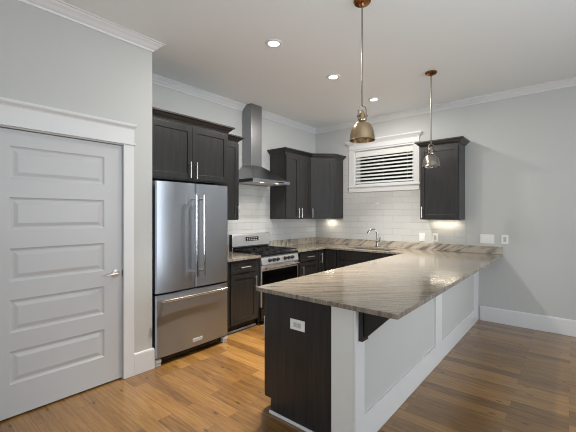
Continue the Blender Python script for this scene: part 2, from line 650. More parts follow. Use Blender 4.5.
# casing, crown header, stool and apron
m = MB()
m.box(0.730, WX0 + 0.004, -0.020, 0, WZ0 - 0.002, 2.560).box(WX1 - 0.004, 1.945, -0.020, 0, WZ0 - 0.002, 2.560)
m.box(WX0, WX1, -0.020, 0, WZ1 - 0.002, 2.560)
m.build('casing', M_WHITE, win, bevel=0.002)
m = MB()
m.box(0.720, 1.957, -0.030, 0, 2.560, 2.572).box(0.730, 1.945, -0.022, 0, 2.572, 2.702)
m.sweep([(0.730, -0.0005), (0.730, -0.0220), (1.945, -0.0220), (1.945, -0.0005)],
        [(-0.004, 2.640), (0.006, 2.640), (0.010, 2.650), (0.024, 2.668), (0.040, 2.684), (0.046, 2.694), (0.046, 2.706), (-0.004, 2.706)])
m.build('header', M_WHITE, win)
m = MB()
m.box(0.716, 1.960, -0.038, 0.03, WZ0 - 0.022, WZ0).box(0.730, 1.945, -0.020, 0, WZ0 - 0.105, WZ0 - 0.022)
m.build('stool', M_WHITE, win, bevel=0.002)
# blind
bl = thing('window_blind', 'white slatted blind hanging open in the window above the sink', 'blind', (1.35, 0.035, WZ0 + 0.015))
bx0, bx1 = WX0 + 0.018, WX1 - 0.018
MB().box(bx0, bx1, 0.012, 0.05, WZ1 - 0.105, WZ1 - 0.014).build('valance', M_BLIND, bl, bevel=0.002)
m = MB()
NS = 8
zt, zb = WZ1 - 0.135, WZ0 + 0.062
for k in range(NS):
    zc = zt + (zb - zt) * k / (NS - 1)
    m.prism([(0.013, zc - 0.017), (0.050, zc + 0.014), (0.048, zc + 0.0165), (0.011, zc - 0.0145)], bx0 + 0.002, bx1 - 0.002, 'x')
m.build('slats', M_BLIND, bl)
MB().box(bx0 + 0.002, bx1 - 0.002, 0.015, 0.050, WZ0 + 0.0135, WZ0 + 0.031).build('bottom_rail', M_BLIND, bl, bevel=0.003)
for xx in (bx0 + 0.09, 1.35, bx1 - 0.09):
    MB().box(xx - 0.0012, xx + 0.0012, 0.0105, 0.0118, WZ0 + 0.031, WZ1 - 0.106).build('ladder_cord', M_BLIND, bl)

# greenery outside the window
struct(MB().box(-4, 8, 0.16, 7, -0.1, 0.0).build('ground_outside', M_EARTH))
sh = thing('shrub', 'dark green shrub growing outside, glimpsed between the blind slats', 'shrub', (0.7, 1.9, 0))
MB().tube([(0.7, 1.9, 0), (0.72, 1.92, 0.8), (0.65, 1.88, 1.8), (0.7, 1.9, 2.6)], [0.07, 0.06, 0.045, 0.02]).build('trunk', M_BARK, sh)
m = MB()
for k in range(7000):
    while True:
        p = Vector((random.uniform(-1, 1), random.uniform(-1, 1), random.uniform(-1, 1)))
        if 0.35 < p.length < 1:
            break
    c = Vector((0.55 + p.x * 1.7, 1.9 + p.y * 0.75, 2.25 + p.z * 1.25))
    q = Vector((random.uniform(-1, 1), random.uniform(-1, 1), random.uniform(-1, 1))).normalized()
    r = q.cross(Vector((0.3, 0.5, 0.8))).normalized()
    a, b = q * 0.11, r * 0.06
    m.face([m.v(c - a), m.v(c + b), m.v(c + a), m.v(c - b)])
fo = m.build('foliage', M_LEAF, sh)

# ------------------------------------------------------------------ tiled splash
g = 0.0006
m = MB().box(g, 0.010, -2.688, -0.0105, 1.0165, 1.3710)
m.box(g, 0.010, -2.2325, -1.2725, 1.3710, 1.95)
tag(m.build('tile_backsplash', M_TILE_A), 'white subway tile backsplash behind the range under the hood', 'backsplash')
m = MB().box(g, 2.584, -0.010, -g, 1.0165, 1.3710)
m.box(0.612, 2.064, -0.010, -g, 1.3710, 1.824)
m.box(0.612, 0.7145, -0.010, -g, 1.824, 2.44)
tag(m.build('tile_backsplash', M_TILE_B), 'white subway tile backsplash below the window and behind the faucet', 'backsplash')

# ------------------------------------------------------------------ cabinets
def frame(ox, oy, ang):
    """local u runs along the front (left to right seen from the room), v points out of the front"""
    # ang is the world direction of v (outward)
    v = Vector((math.cos(ang), math.sin(ang), 0))
    u = Vector((-v.y, v.x, 0))
    T = Matrix.Identity(4)
    for i in range(3):
        T[i][0] = u[i]; T[i][1] = v[i]; T[i][2] = (0, 0, 1)[i]
    T[0][3], T[1][3] = ox, oy
    return T


def shaker(T, u0, u1, z0, z1, parent, name='door', rail=0.058, th=0.020, mat_=None):
    m = MB(T)
    v0 = 0.001
    if z1 - z0 < 0.2:
        rail = 0.038
    m.box(u0, u0 + rail, v0, th, z0, z1).box(u1 - rail, u1, v0, th, z0, z1)
    m.box(u0 + rail, u1 - rail, v0, th, z0, z0 + rail).box(u0 + rail, u1 - rail, v0, th, z1 - rail, z1)
    m.box(u0 + rail - 0.002, u1 - rail + 0.002, v0, th - 0.009, z0 + rail - 0.002, z1 - rail + 0.002)
    return m.build(name, mat_ or M_WOOD, parent, bevel=0.0016)


def bar(T, u, z, vertical, length, parent, base=0.020, name='handle'):
    m = MB(T)
    st = 0.032
    if vertical:
        m.tube([(u, base + st, z - length / 2), (u, base + st, z + length / 2)], 0.0062)
        for s in (-1, 1):
            m.tube([(u, base + 0.0003, z + s * length * 0.36), (u, base + st, z + s * length * 0.36)], 0.0048, 8)
    else:
        m.tube([(u - length / 2, base + st, z), (u + length / 2, base + st, z)], 0.0062)
        for s in (-1, 1):
            m.tube([(u + s * length * 0.36, base + 0.0003, z), (u + s * length * 0.36, base + st, z)], 0.0048, 8)
    return m.build(name, M_NICKEL, parent, smooth=True)


CABCROWN = lambda z: [(0.0, z), (0.008, z), (0.012, z + 0.012), (0.026, z + 0.022), (0.046, z + 0.044), (0.062, z + 0.050), (0.062, z + 0.066), (0, z + 0.066)]
CZ = 2.405
E0 = 0.0012

# upper cabinet over the refrigerator
c = thing('upper_cabinet', 'wide dark two-door wall cabinet above the refrigerator', 'cabinet', (0.3, -3.165, 1.80), 'dark wall cabinets')
y0, y1 = YR + 0.003, -2.646
MB().box(E0, 0.610, y0, y1, 1.800, CZ).build('body', M_WOOD, c)
T = frame(0.610, y0, 0)
wd = y1 - y0
d = shaker(T, 0.010, wd / 2 - 0.0015, 1.815, 2.375, c); bar(T, wd / 2 - 0.038, 1.915, True, 0.175, d)
d = shaker(T, wd / 2 + 0.0015, wd - 0.012, 1.815, 2.375, c); bar(T, wd / 2 + 0.038, 1.915, True, 0.175, d)
MB().sweep([(0.612, y0 + 0.001), (0.612, y1), (0.395, y1)], CABCROWN(CZ)).build('crown_moulding', M_WOOD, c)
# tall end panel on the right of the refrigerator
# narrow upper beside it
c = thing('upper_cabinet', 'narrow dark wall cabinet between the refrigerator cabinet and the range hood', 'cabinet', (0.17, -2.467, 1.372), 'dark wall cabinets')
y0, y1 = -2.643, -2.234
MB().box(E0 + 0.010, 0.330, y0, y1, 1.372, CZ).build('body', M_WOOD, c)
T = frame(0.330, y0, 0)
d = shaker(T, 0.008, y1 - y0 - 0.006, 1.384, 2.375, c); bar(T, y1 - y0 - 0.034, 1.475, True, 0.16, d)
MB().sweep([(0.332, y0 + 0.002), (0.332, y1), (E0, y1)], CABCROWN(CZ)).build('crown_moulding', M_WOOD, c)
# two-door upper right of the hood
c = thing('upper_cabinet', 'dark two-door wall cabinet right of the range hood', 'cabinet', (0.17, -0.94, 1.372), 'dark wall cabinets')
y0, y1 = -1.271, -0.6115
MB().box(E0 + 0.010, 0.330, y0, y1, 1.372, CZ).build('body', M_WOOD, c)
T = frame(0.330, y0, 0)
wd = y1 - y0
d = shaker(T, 0.008, wd / 2 - 0.0015, 1.384, 2.375, c); bar(T, wd / 2 - 0.036, 1.468, True, 0.16, d)
d = shaker(T, wd / 2 + 0.0015, wd - 0.006, 1.384, 2.375, c); bar(T, wd / 2 + 0.036, 1.468, True, 0.16, d)
MB().sweep([(E0, y0), (0.332, y0), (0.332, y1)], CABCROWN(CZ), end=(0.7071, -0.7071)).build('crown_moulding', M_WOOD, c)
# diagonal corner upper
c = thing('corner_cabinet', 'dark diagonal wall cabinet in the corner left of the window', 'cabinet', (0.3, -0.3, 1.372), 'dark wall cabinets')
poly = [(0.011, -0.011), (0.011, -0.610), (0.330, -0.610), (0.610, -0.330), (0.610, -0.011)]
MB().prism(poly, 1.372, CZ).build('body', M_WOOD, c)
T = frame(0.330, -0.610, R(-45))
L = math.hypot(0.28, 0.28)
d = shaker(T, 0.006, L - 0.006, 1.384, 2.375, c); bar(T, 0.034, 1.468, True, 0.16, d)
MB().sweep([(0.3335, -0.6095), (0.6115, -0.3315), (0.6115, -0.012)], CABCROWN(CZ), start=(1, 0)).build('crown_moulding', M_WOOD, c)
# upper right of the window
c = thing('upper_cabinet', 'single-door dark wall cabinet right of the window', 'cabinet', (2.32, -0.17, 1.372), 'dark wall cabinets')
x0, x1 = 2.066, 2.578
MB().box(x0, x1, -0.330, -0.011, 1.372, CZ).build('body', M_WOOD, c)
T = frame(x0, -0.330, R(-90))
d = shaker(T, 0.008, x1 - x0 - 0.008, 1.384, 2.375, c); bar(T, 0.036, 1.475, True, 0.16, d)
MB().sweep([(x0, -E0), (x0, -0.332), (x1, -0.332), (x1, -E0)], CABCROWN(CZ)).build('crown_moulding', M_WOOD, c)

# base cabinets ------------------------------------------------------
CT0, CT1 = 0.884, 0.914
BT = 0.882


def base_cab(label, T, width, depth, drawers, doors, group='dark base cabinets', base=(0, 0, 0)):
    c = thing('base_cabinet', label, 'cabinet', base, group)
    MB(T).box(0, width, -depth, 0, 0.10, BT).build('body', M_WOOD, c)
    MB(T).box(0, width, -depth, -0.065, 0.001, 0.10).build('toe_kick', M_BLACKWOOD, c)
    for u0, u1, z0, z1 in drawers:
        d = shaker(T, u0, u1, z0, z1, c, 'drawer')
        bar(T, (u0 + u1) / 2, (z0 + z1) / 2, False, min(0.16, (u1 - u0) * 0.55), d)
    for u0, u1, z0, z1, hu in doors:
        d = shaker(T, u0, u1, z0, z1, c)
        if hu is not None:
            bar(T, hu, z1 - 0.125, True, 0.16, d)
    return c


y0, y1 = -2.688, -2.128
base_cab('dark base cabinet with one drawer and door between refrigerator and range', frame(0.61, y0, 0), y1 - y0, 0.608,
         [(0.075, y1 - y0 - 0.045, 0.725, 0.868)], [(0.075, y1 - y0 - 0.045, 0.115, 0.712, y1 - y0 - 0.085)], base=(0.3, -2.4, 0))
y0, y1 = -1.357, -0.795
base_cab('dark base cabinet with one drawer and door right of the range', frame(0.61, y0, 0), y1 - y0, 0.608,
         [(0.080, y1 - y0 - 0.010, 0.725, 0.868)], [(0.080, y1 - y0 - 0.010, 0.115, 0.712, 0.130)], base=(0.3, -1.07, 0))
# corner base with two leaves
c = thing('corner_base_cabinet', 'dark corner base cabinet with folding door under the counter corner', 'cabinet', (0.4, -0.4, 0), 'dark base cabinets')
poly = [(0.002, -0.002), (0.002, -0.793), (0.610, -0.793), (0.610, -0.610), (0.853, -0.610), (0.853, -0.002)]
MB().prism(poly, 0.10, BT).build('body', M_WOOD, c)
MB().prism([(0.002, -0.002), (0.002, -0.793), (0.545, -0.793), (0.545, -0.545), (0.853, -0.545), (0.853, -0.002)], 0.001, 0.10).build('toe_kick', M_BLACKWOOD, c)
T = frame(0.610, -0.793, 0)
d = shaker(T, 0.004, 0.158, 0.115, 0.868, c, rail=0.04); bar(T, 0.052, 0.745, True, 0.16, d)
T = frame(0.636, -0.610, R(-90))
shaker(T, 0.004, 0.212, 0.115, 0.868, c, rail=0.05)
# sink base
T = frame(0.855, -0.610, R(-90))
c = base_cab('dark two-door sink base cabinet below the window', T, 1.090, 0.608, [], [], base=(1.4, -0.3, 0))
# open the top for the basin: body rebuilt as an open carcass
for ch in list(c.children):
    if ch.name.startswith('body'):
        bpy.data.objects.remove(ch)
m = MB(T)
m.box(0, 0.018, -0.606, 0, 0.10, BT).box(1.072, 1.090, -0.606, 0, 0.10, BT).box(0.018, 1.072, -0.606, -0.590, 0.10, BT)
m.box(0.018, 1.072, -0.590, 0, 0.10, 0.118).box(0.018, 1.072, -0.018, 0, 0.118, BT)
m.build('body', M_WOOD, c)
shaker(T, 0.010, 1.080, 0.725, 0.868, c, 'false_front')
d = shaker(T, 0.010, 0.5435, 0.115, 0.712, c); bar(T, 0.508, 0.587, True, 0.16, d)
d = shaker(T, 0.5465, 1.080, 0.115, 0.712, c); bar(T, 0.582, 0.587, True, 0.16, d)
# peninsula cabinets (fronts face the range)
PX0, PX1 = 1.966, 2.570
T = frame(PX0 + 0.021, -0.640, R(180))
plen = -0.640 + 3.430
c = thing('peninsula_cabinet', 'long dark peninsula base cabinet run with plain end panel', 'cabinet', (2.28, -2.0, 0), 'dark base cabinets')
m = MB().box(PX0 + 0.021, PX1, -3.430, -0.640, 0.10, BT)
m.build('body', M_WOOD, c)
MB().box(PX0 + 0.085, PX1, -3.428, -0.640, 0.001, 0.10).build('toe_kick', M_BLACKWOOD, c)
n = 5
for k in range(n):
    u0 = plen * k / n + 0.004
    u1 = plen * (k + 1) / n - 0.004
    d = shaker(T, u0, u1, 0.725, 0.868, c, 'drawer'); bar(T, (u0 + u1) / 2, 0.7965, False, 0.16, d)
    d = shaker(T, u0, u1, 0.115, 0.712, c); bar(T, u1 - 0.036 if k % 2 == 0 else u0 + 0.036, 0.587, True, 0.16, d)
m = MB().prism([(PX0 + 0.026, 0.105), (PX0 + 0.085, 0.105), (PX0 + 0.085, 0.001), (PX1, 0.001), (PX1, BT), (PX0 + 0.026, BT)], -3.448, -3.431, 'y')
m.build('end_panel', M_WOOD, c)
# white shoe mouldings
struct(MB().box(2.045, PX1 + 0.002, -3.461, -3.449, 0.0005, 0.020).build('trim_7', M_WHITE, bevel=0.003))
struct(MB().box(0.547, 0.560, -2.688, -2.128, 0.0005, 0.022).build('trim_8', M_WHITE, bevel=0.003))

# ------------------------------------------------------------------ peninsula half wall
KX0, KX1 = 2.574, 2.727
kw = struct(MB().box(KX0, KX1, -3.450, -0.0005, 0.0005, BT).build('wall_peninsula', M_STUB))
MB().box(KX1, KX1 + 0.004, -3.449, -0.001, 0.19, BT).build('panel', M_WALL, kw)
for a, b in ((-3.450, -3.335), (-1.895, -1.700), (-0.270, -0.0005)):
    MB().box(KX1 + 0.0035, KX1 + 0.019, a, b, 0.19, BT).build('batten', M_WHITE, kw, bevel=0.0015)
MB().box(KX1 + 0.0, KX1 + 0.019, -3.450, -0.0005, 0.0005, 0.192).build('baseboard', M_WHITE, kw, bevel=0.0015)

# corbel under the overhang
m = MB()
cb = thing('corbel', 'dark wooden bracket under the near end of the counter overhang', 'bracket', (2.80, -3.41, 0.66))
XC = KX1 + 0.0195
MB().box(XC, XC + 0.026, -3.415, -3.338, 0.676, 0.8535).build('back_plate', M_BLACKWOOD, cb, bevel=0.002)
MB().box(XC, XC + 0.185, -3.415, -3.338, 0.854, 0.8835).build('top_plate', M_BLACKWOOD, cb, bevel=0.002)
MB().prism([(XC + 0.0262, 0.853), (XC + 0.0262, 0.702), (XC + 0.040, 0.702), (XC + 0.175, 0.836), (XC + 0.175, 0.853)], -3.396, -3.356, 'y').build('brace', M_BLACKWOOD, cb, bevel=0.002)

# ------------------------------------------------------------------ counters
def slab(cells_x, cells_y, keep, z0, z1, mb):
    """plate from a grid of cells: top, bottom and only the outer edges"""
    nx, ny = len(cells_x) - 1, len(cells_y) - 1
    K = lambda i, j: 0 <= i < nx and 0 <= j < ny and keep(i, j)
    for i in range(nx):
        for j in range(ny):
            if not K(i, j):
                continue
            x0, x1, y0, y1 = cells_x[i], cells_x[i + 1], cells_y[j], cells_y[j + 1]
            for z in (z0, z1):
                mb.face([mb.v((x0, y0, z)), mb.v((x1, y0, z)), mb.v((x1, y1, z)), mb.v((x0, y1, z))])
            for (di, dj, a, b) in ((-1, 0, (x0, y0), (x0, y1)), (1, 0, (x1, y0), (x1, y1)), (0, -1, (x0, y0), (x1, y0)), (0, 1, (x0, y1), (x1, y1))):
                if not K(i + di, j + dj):
                    mb.face([mb.v((*a, z0)), mb.v((*b, z0)), mb.v((*b, z1)), mb.v((*a, z1))])


SK = (0.965, 1.690, -0.555, -0.185)     # sink cut-out
ct = thing('countertop', 'long polished granite countertop wrapping the corner and the peninsula', 'countertop', (2.2, -1.8, CT0))
cx = [0.0015, 0.650, SK[0], SK[1], 1.960, 3.030]
cy = [-3.512, -1.3565, -0.650, SK[2], SK[3], -0.0015]


def keep(i, j):
    x = (cx[i] + cx[i + 1]) / 2; y = (cy[j] + cy[j + 1]) / 2
    if SK[0] < x < SK[1] and SK[2] < y < SK[3]:
        return False
    return y > -0.65 or (x < 0.65 and y > -1.3565) or x > 1.96


m = MB(); slab(cx, cy, keep, CT0, CT1, m)
m.build('slab', M_STONE, ct, bevel=0.003)
MB().box(0.0015, 0.0215, -1.3565, -0.0220, CT1 + 0.0003, 1.0155).build('splash_strip', M_SPLASH_A, ct, bevel=0.0015)
MB().box(0.0015, 3.030, -0.0215, -0.0015, CT1 + 0.0003, 1.0155).build('splash_strip', M_SPLASH_B, ct, bevel=0.0015)
ct2 = thing('countertop', 'short granite countertop between refrigerator and range', 'countertop', (0.33, -2.4, CT0))
MB().box(0.0015, 0.650, -2.690, -2.1245, CT0, CT1).build('slab', M_STONE, ct2, bevel=0.003)
MB().box(0.0015, 0.0215, -2.690, -2.1245, CT1 + 0.0003, 1.0155).build('splash_strip', M_SPLASH_A, ct2, bevel=0.0015)

# sink and faucet
sk = thing('kitchen_sink', 'stainless undermount sink set in the counter below the window', 'sink', (1.33, -0.37, 0.68))
m = MB()
a0, a1, b0, b1 = SK[0] - 0.004, SK[1] + 0.004, SK[2] - 0.004, SK[3] + 0.004
t = 0.004
m.box(a0 - t, a0, b0 - t, b1 + t, 0.70, CT0 - 0.0005).box(a1, a1 + t, b0 - t, b1 + t, 0.70, CT0 - 0.0005)
m.box(a0, a1, b0 - t, b0, 0.70, CT0 - 0.0005).box(a0, a1, b1, b1 + t, 0.70, CT0 - 0.0005).box(a0 - t, a1 + t, b0 - t, b1 + t, 0.694, 0.70)
m.build('basin', M_STEEL, sk)
MB().lathe([(0.042, 0.7003), (0.042, 0.702), (0.02, 0.7025)], 1.33, -0.37, 24).build('drain', M_CHROME, sk)
fa = thing('faucet', 'chrome gooseneck faucet standing behind the sink', 'faucet', (1.306, -0.11, CT1))
fx, fy = 1.306, -0.11
MB().lathe([(0.032, CT1 + 0.0005), (0.032, CT1 + 0.008), (0.022, CT1 + 0.018), (0.019, CT1 + 0.075), (0.029, CT1 + 0.085), (0.026, CT1 + 0.105), (0.015, CT1 + 0.118)], fx, fy, 24).build('faucet_body', M_FAUCET, fa, smooth=True)
pts = [(fx, fy, CT1 + 0.115), (fx, fy, CT1 + 0.20)]
for k in range(1, 12):
    a = R(k * 15)
    rr = 0.078
    pts.append((fx - (rr - rr * math.cos(a)) * 0.70, fy - (rr - rr * math.cos(a)) * 0.714, CT1 + 0.20 + rr * math.sin(a) * 1.1))
MB().tube(pts, [0.0145] * 2 + [0.0145] * 8 + [0.016, 0.020, 0.021]).build('spout', M_FAUCET, fa, smooth=True)
MB().tube([(fx + 0.020, fy - 0.005, CT1 + 0.085), (fx + 0.045, fy - 0.012, CT1 + 0.10), (fx + 0.056, fy - 0.014, CT1 + 0.16)], [0.011, 0.010, 0.008]).build('lever', M_FAUCET, fa, smooth=True)

# ------------------------------------------------------------------ refrigerator
fr = thing('refrigerator', 'stainless french-door refrigerator with bottom freezer drawer', 'refrigerator', (0.38, -3.195, 0))
fy0, fy1 = -3.624, -2.752
MB().box(0.02, 0.655, fy0 + 0.004, fy1 - 0.004, 0.035, 1.748).build('case', M_DARKGREY, fr, bevel=0.004)
MB().box(0.06, 0.690, fy0 + 0.03, fy1 - 0.03, 0.012, 0.075).build('kick_grille', M_BLACK, fr)


def door_slab(a, b, z0, z1, name, bulge=0.010):
    pts = [(0.662, a), (0.735, a)]
    n = 12
    for k in range(n + 1):
        s = k / n
        yv = a + 0.012 + (b - a - 0.024) * s
        pts.append((0.744 + bulge * (1 - (2 * s - 1) ** 2), yv))
    pts += [(0.735, b), (0.662, b)]
    return MB().prism(pts, z0, z1).build(name, M_STEEL, fr, smooth=True, angle=30)


ym = -3.184
dl = door_slab(fy0, ym - 0.003, 0.694, 1.762, 'door')
dr = door_slab(ym + 0.003, fy1, 0.694, 1.762, 'door')
dw = door_slab(fy0, fy1, 0.085, 0.676, 'freezer_drawer', 0.012)


def fridge_handle(p0, p1, parent, out):
    m = MB()
    p0, p1 = Vector(p0), Vector(p1)
    m.tube([p0, p1], 0.0125, 16)
    ax = (p1 - p0).normalized()
    for p in (p0 + ax * 0.045, p1 - ax * 0.045):
        m.tube([p, Vector((out, p.y, p.z))], 0.010, 12)
    return m.build('handle', M_CHROME, parent, smooth=True)


fridge_handle((0.822, ym - 0.044, 0.815), (0.822, ym - 0.044, 1.645), dl, 0.7485)
fridge_handle((0.822, ym + 0.050, 0.815), (0.822, ym + 0.050, 1.645), dr, 0.7485)
fridge_handle((0.812, fy0 + 0.032, 0.628), (0.812, fy1 - 0.068, 0.628), dw, 0.7515)
# maker's plate: pale plate with a dark illegible line of lettering
bd = MB().box(0.7555, 0.7585, -3.228, -3.108, 0.134, 0.168).build('badge', M_PLASTICGREY, dw, bevel=0.001)
m = MB()
for k in range(10):
    y = -3.220 + k * 0.0108
    m.box(0.7584, 0.7589, y, y + 0.0018, 0.145, 0.157)
    if k % 3 != 1:
        m.box(0.7584, 0.7589, y + 0.0018, y + 0.0068, 0.145 if k % 2 else 0.155, 0.147 if k % 2 else 0.157)
m.build('badge_lettering', M_DARKGREY, dw)
for a in (fy0 + 0.002, fy1 - 0.062):
    MB().box(0.620, 0.732, a, a + 0.060, 0.002, 0.034).box(0.655, 0.738, a, a + 0.060, 0.034, 0.070).build('foot', M_PLASTICGREY, fr, bevel=0.004)
for a in (fy0 + 0.03, fy1 - 0.09):
    MB().box(0.600, 0.700, a, a + 0.06, 1.7485, 1.768).build('hinge_cover', M_DARKGREY, fr, bevel=0.004)

# ------------------------------------------------------------------ range
ra = thing('gas_range', 'stainless gas range with black grates below the range hood', 'range', (0.34, -1.74, 0))
ry0, ry1 = -2.122, -1.360
MB().box(0.014, 0.615, ry0 + 0.003, ry1 - 0.003, 0.055, 0.893).build('body', M_DARKGREY, ra)
for a in (ry0 + 0.03, ry1 - 0.07):
    for x in (0.06, 0.54):
        MB().lathe([(0.018, 0.001), (0.018, 0.055)], x, a + 0.02, 12).build('foot', M_BLACK, ra)
m = MB().prism([(0.075, 0.8935), (0.650, 0.8935), (0.662, 0.900), (0.662, 0.912), (0.650, 0.918), (0.075, 0.918)], ry0, ry1, 'y')
m.build('cooktop', M_BLACK, ra, bevel=0.002)
# backguard
m = MB().prism([(0.022, 0.8935), (0.0745, 0.8935), (0.0745, 0.975), (0.088, 0.985), (0.080, 1.150), (0.068, 1.162), (0.022, 1.162)], ry0 + 0.004, ry1 - 0.004, 'y')
bg = m.build('backguard', M_PANELSTEEL, ra, bevel=0.003)
MB().box(0.0747, 0.0795, ry0 + 0.020, ry1 - 0.020, 0.9185, 0.972).build('vent_strip', M_BLACK, bg)
for a, b in ((ry0 - 0.0, ry0 + 0.0035), (ry1 - 0.0035, ry1)):
    MB().box(0.022, 0.078, a, b, 0.919, 1.158).build('end_cap', M_BLACK, bg)
dp = MB()
k0, k1 = -1.870, -1.610
dp.prism([(0.0895, 1.055), (0.0875, 1.115), (0.080, 1.115), (0.080, 1.055)], k0, k1, 'y')
dp = dp.build('display', M_DISPLAY, bg)
for r_ in range(2):
    for k in range(6):
        y = k0 + 0.022 + k * 0.038
        MB().box(0.0880, 0.0899, y, y + 0.016, 1.066 + r_ * 0.026, 1.073 + r_ * 0.026).build('display_mark', M_DIGIT, bg)
# burners and grates
for bxp, byp, rr in ((0.21, ry0 + 0.16, 0.042), (0.50, ry0 + 0.16, 0.050), (0.355, -1.741, 0.055), (0.21, ry1 - 0.16, 0.036), (0.50, ry1 - 0.16, 0.046)):
    MB().lathe([(rr, 0.9183), (rr, 0.927), (rr * 0.8, 0.930), (rr * 0.78, 0.936), (rr * 0.7, 0.939)], bxp, byp, 24).build('burner', M_IRON, ra, smooth=True)
gw = (ry1 - ry0 - 0.03) / 3
for k in range(3):
    a = ry0 + 0.015 + gw * k + 0.003
    b = ry0 + 0.015 + gw * (k + 1) - 0.003
    m = MB()
    z0, z1 = 0.940, 0.952
    bwid = 0.010
    m.box(0.10, 0.64, a, a + bwid, z0, z1).box(0.10, 0.64, b - bwid, b, z0, z1)
    for x in (0.10, 0.235, 0.365, 0.495, 0.63):
        m.box(x, x + bwid, a, b, z0, z1)
    mid = (a + b) / 2
    m.box(0.10, 0.64, mid - bwid / 2, mid + bwid / 2, z0, z1)
    for x in (0.10, 0.63):
        for y in (a, b - bwid):
            m.box(x, x + bwid, y, y + bwid, 0.9183, z0)
    m.build('grate', M_IRON, ra)
# control panel, knobs, oven door, drawer
m = MB().prism([(0.616, 0.786), (0.668, 0.786), (0.650, 0.880), (0.640, 0.892), (0.616, 0.892)], ry0 + 0.002, ry1 - 0.002, 'y')
cp = m.build('control_panel', M_PANELSTEEL, ra, bevel=0.002)
kd = Vector((0.094, 0, 0.018)).normalized()
for off in (0.145, 0.225, 0.305, 0.457, 0.537, 0.617):
    y = ry0 + off
    o = Vector((0.6598, y, 0.836))
    m = MB()
    m.tube([o, o + kd * 0.008, o + kd * 0.009, o + kd * 0.030], [0.026, 0.025, 0.020, 0.018], 20)
    p = o + kd * 0.031
    m.box(p.x - 0.002, p.x + 0.005, y - 0.004, y + 0.004, p.z - 0.017, p.z + 0.017)
    m.build('knob', M_DARKGREY, ra, smooth=True)
m = MB().box(0.616, 0.652, ry0 + 0.004, ry1 - 0.004, 0.235, 0.780)
od = m.build('oven_door', M_PANELSTEEL, ra, bevel=0.004)
MB().box(0.6522, 0.6545, ry0 + 0.016, ry1 - 0.016, 0.238, 0.702).build('oven_glass', M_GLASSBLACK, od)
m = MB().tube([(0.700, ry0 + 0.04, 0.742), (0.700, ry1 - 0.04, 0.742)], 0.0135, 16)
for y in (ry0 + 0.07, ry1 - 0.07):
    m.tube([(0.6523, y, 0.742), (0.700, y, 0.742)], 0.010, 12)
m.build('handle', M_CHROME, od, smooth=True)
MB().box(0.616, 0.648, ry0 + 0.004, ry1 - 0.004, 0.062, 0.228).build('drawer', M_BLACK, ra, bevel=0.004)

# ------------------------------------------------------------------ range hood
hd = thing('range_hood', 'stainless chimney range hood above the gas range', 'range hood', (0.25, -1.74, 1.885))
HB, HT, HZ = 1.885, 1.928, 2.152
m = MB().box(0.0115, CH_X, CH_Y0, CH_Y1, HZ - 0.02, H - 0.001)
m.build('chimney', M_HOODSTEEL, hd, bevel=0.002)
m = MB()
lo = [m.v(p) for p in ((0.0115, ry0 + 0.002, HT), (0.500, ry0 + 0.002, HT), (0.500, ry1 - 0.002, HT), (0.0115, ry1 - 0.002, HT))]
hi = [m.v(p) for p in ((0.0115, CH_Y0 - 0.004, HZ), (CH_X + 0.004, CH_Y0 - 0.004, HZ), (CH_X + 0.004, CH_Y1 + 0.004, HZ), (0.0115, CH_Y1 + 0.004, HZ))]
for k in range(4):
    m.face([lo[k], lo[(k + 1) % 4], hi[(k + 1) % 4], hi[k]])
m.face(hi); m.face(lo[::-1])
m.build('canopy', M_HOODSTEEL, hd, bevel=0.002)
m = MB()
m.box(0.0115, 0.500, ry0 + 0.002, ry1 - 0.002, HB + 0.012, HT - 0.0002)
m.box(0.485, 0.500, ry0 + 0.002, ry1 - 0.002, HB, HB + 0.012).box(0.0115, 0.026, ry0 + 0.002, ry1 - 0.002, HB, HB + 0.012)
m.box(0.026, 0.485, ry0 + 0.002, ry0 + 0.017, HB, HB + 0.012).box(0.026, 0.485, ry1 - 0.017, ry1 - 0.002, HB, HB + 0.012)
m.build('rim', M_STEEL, hd, bevel=0.0015)
MB().box(0.10, 0.42, ry0 + 0.06, ry1 - 0.06, HB + 0.004, HB + 0.0118).build('filter', M_PLASTICGREY, hd)
MB().box(0.5002, 0.503, -1.62, -1.50, 1.898, 1.914).build('button_strip', M_BLACK, hd)
for y in (-1.90, -1.58):
    MB().lathe([(0.028, HB + 0.0035), (0.028, HB + 0.0115)], 0.452, y, 20).build('lamp_lens', M_PUCK, hd)
    l = bpy.data.lights.new('hood_lamp', 'SPOT')
    l.energy = HOOD_W * 4; l.color = (1.0, 0.9, 0.78); l.spot_size = R(120); l.spot_blend = 0.6; l.shadow_soft_size = 0.03
    o = bpy.data.objects.new('hood_lamp', l); COL.objects.link(o); o.location = (0.44, y, HB - 0.002); o.rotation_euler = (0, R(12), 0)

# ------------------------------------------------------------------ under-cabinet puck lights
def puck(x, y, length, label):
    p = thing('under_cabinet_light', label, 'light', (x, y, 1.355), 'under-cabinet lights')
    MB().box(x - length / 2, x + length / 2, y - 0.018, y + 0.018, 1.3605, 1.3715).build('housing', M_PLASTIC, p, bevel=0.002)
    MB().box(x - length / 2 + 0.006, x + length / 2 - 0.006, y - 0.013, y + 0.013, 1.3600, 1.3604).build('lens', M_PUCK, p)
    l = bpy.data.lights.new('under_cabinet_lamp', 'AREA')
    l.shape = 'RECTANGLE'; l.size = length; l.size_y = 0.026
    l.energy = PUCK_W; l.color = (1.0, 0.88, 0.70)
    o = bpy.data.objects.new('under_cabinet_lamp', l); COL.objects.link(o); o.location = (x, y, 1.357)


puck(0.38, -0.10, 0.18, 'slim lit light under the diagonal corner cabinet')
puck(2.32, -0.085, 0.38, 'slim lit light under the wall cabinet right of the window')

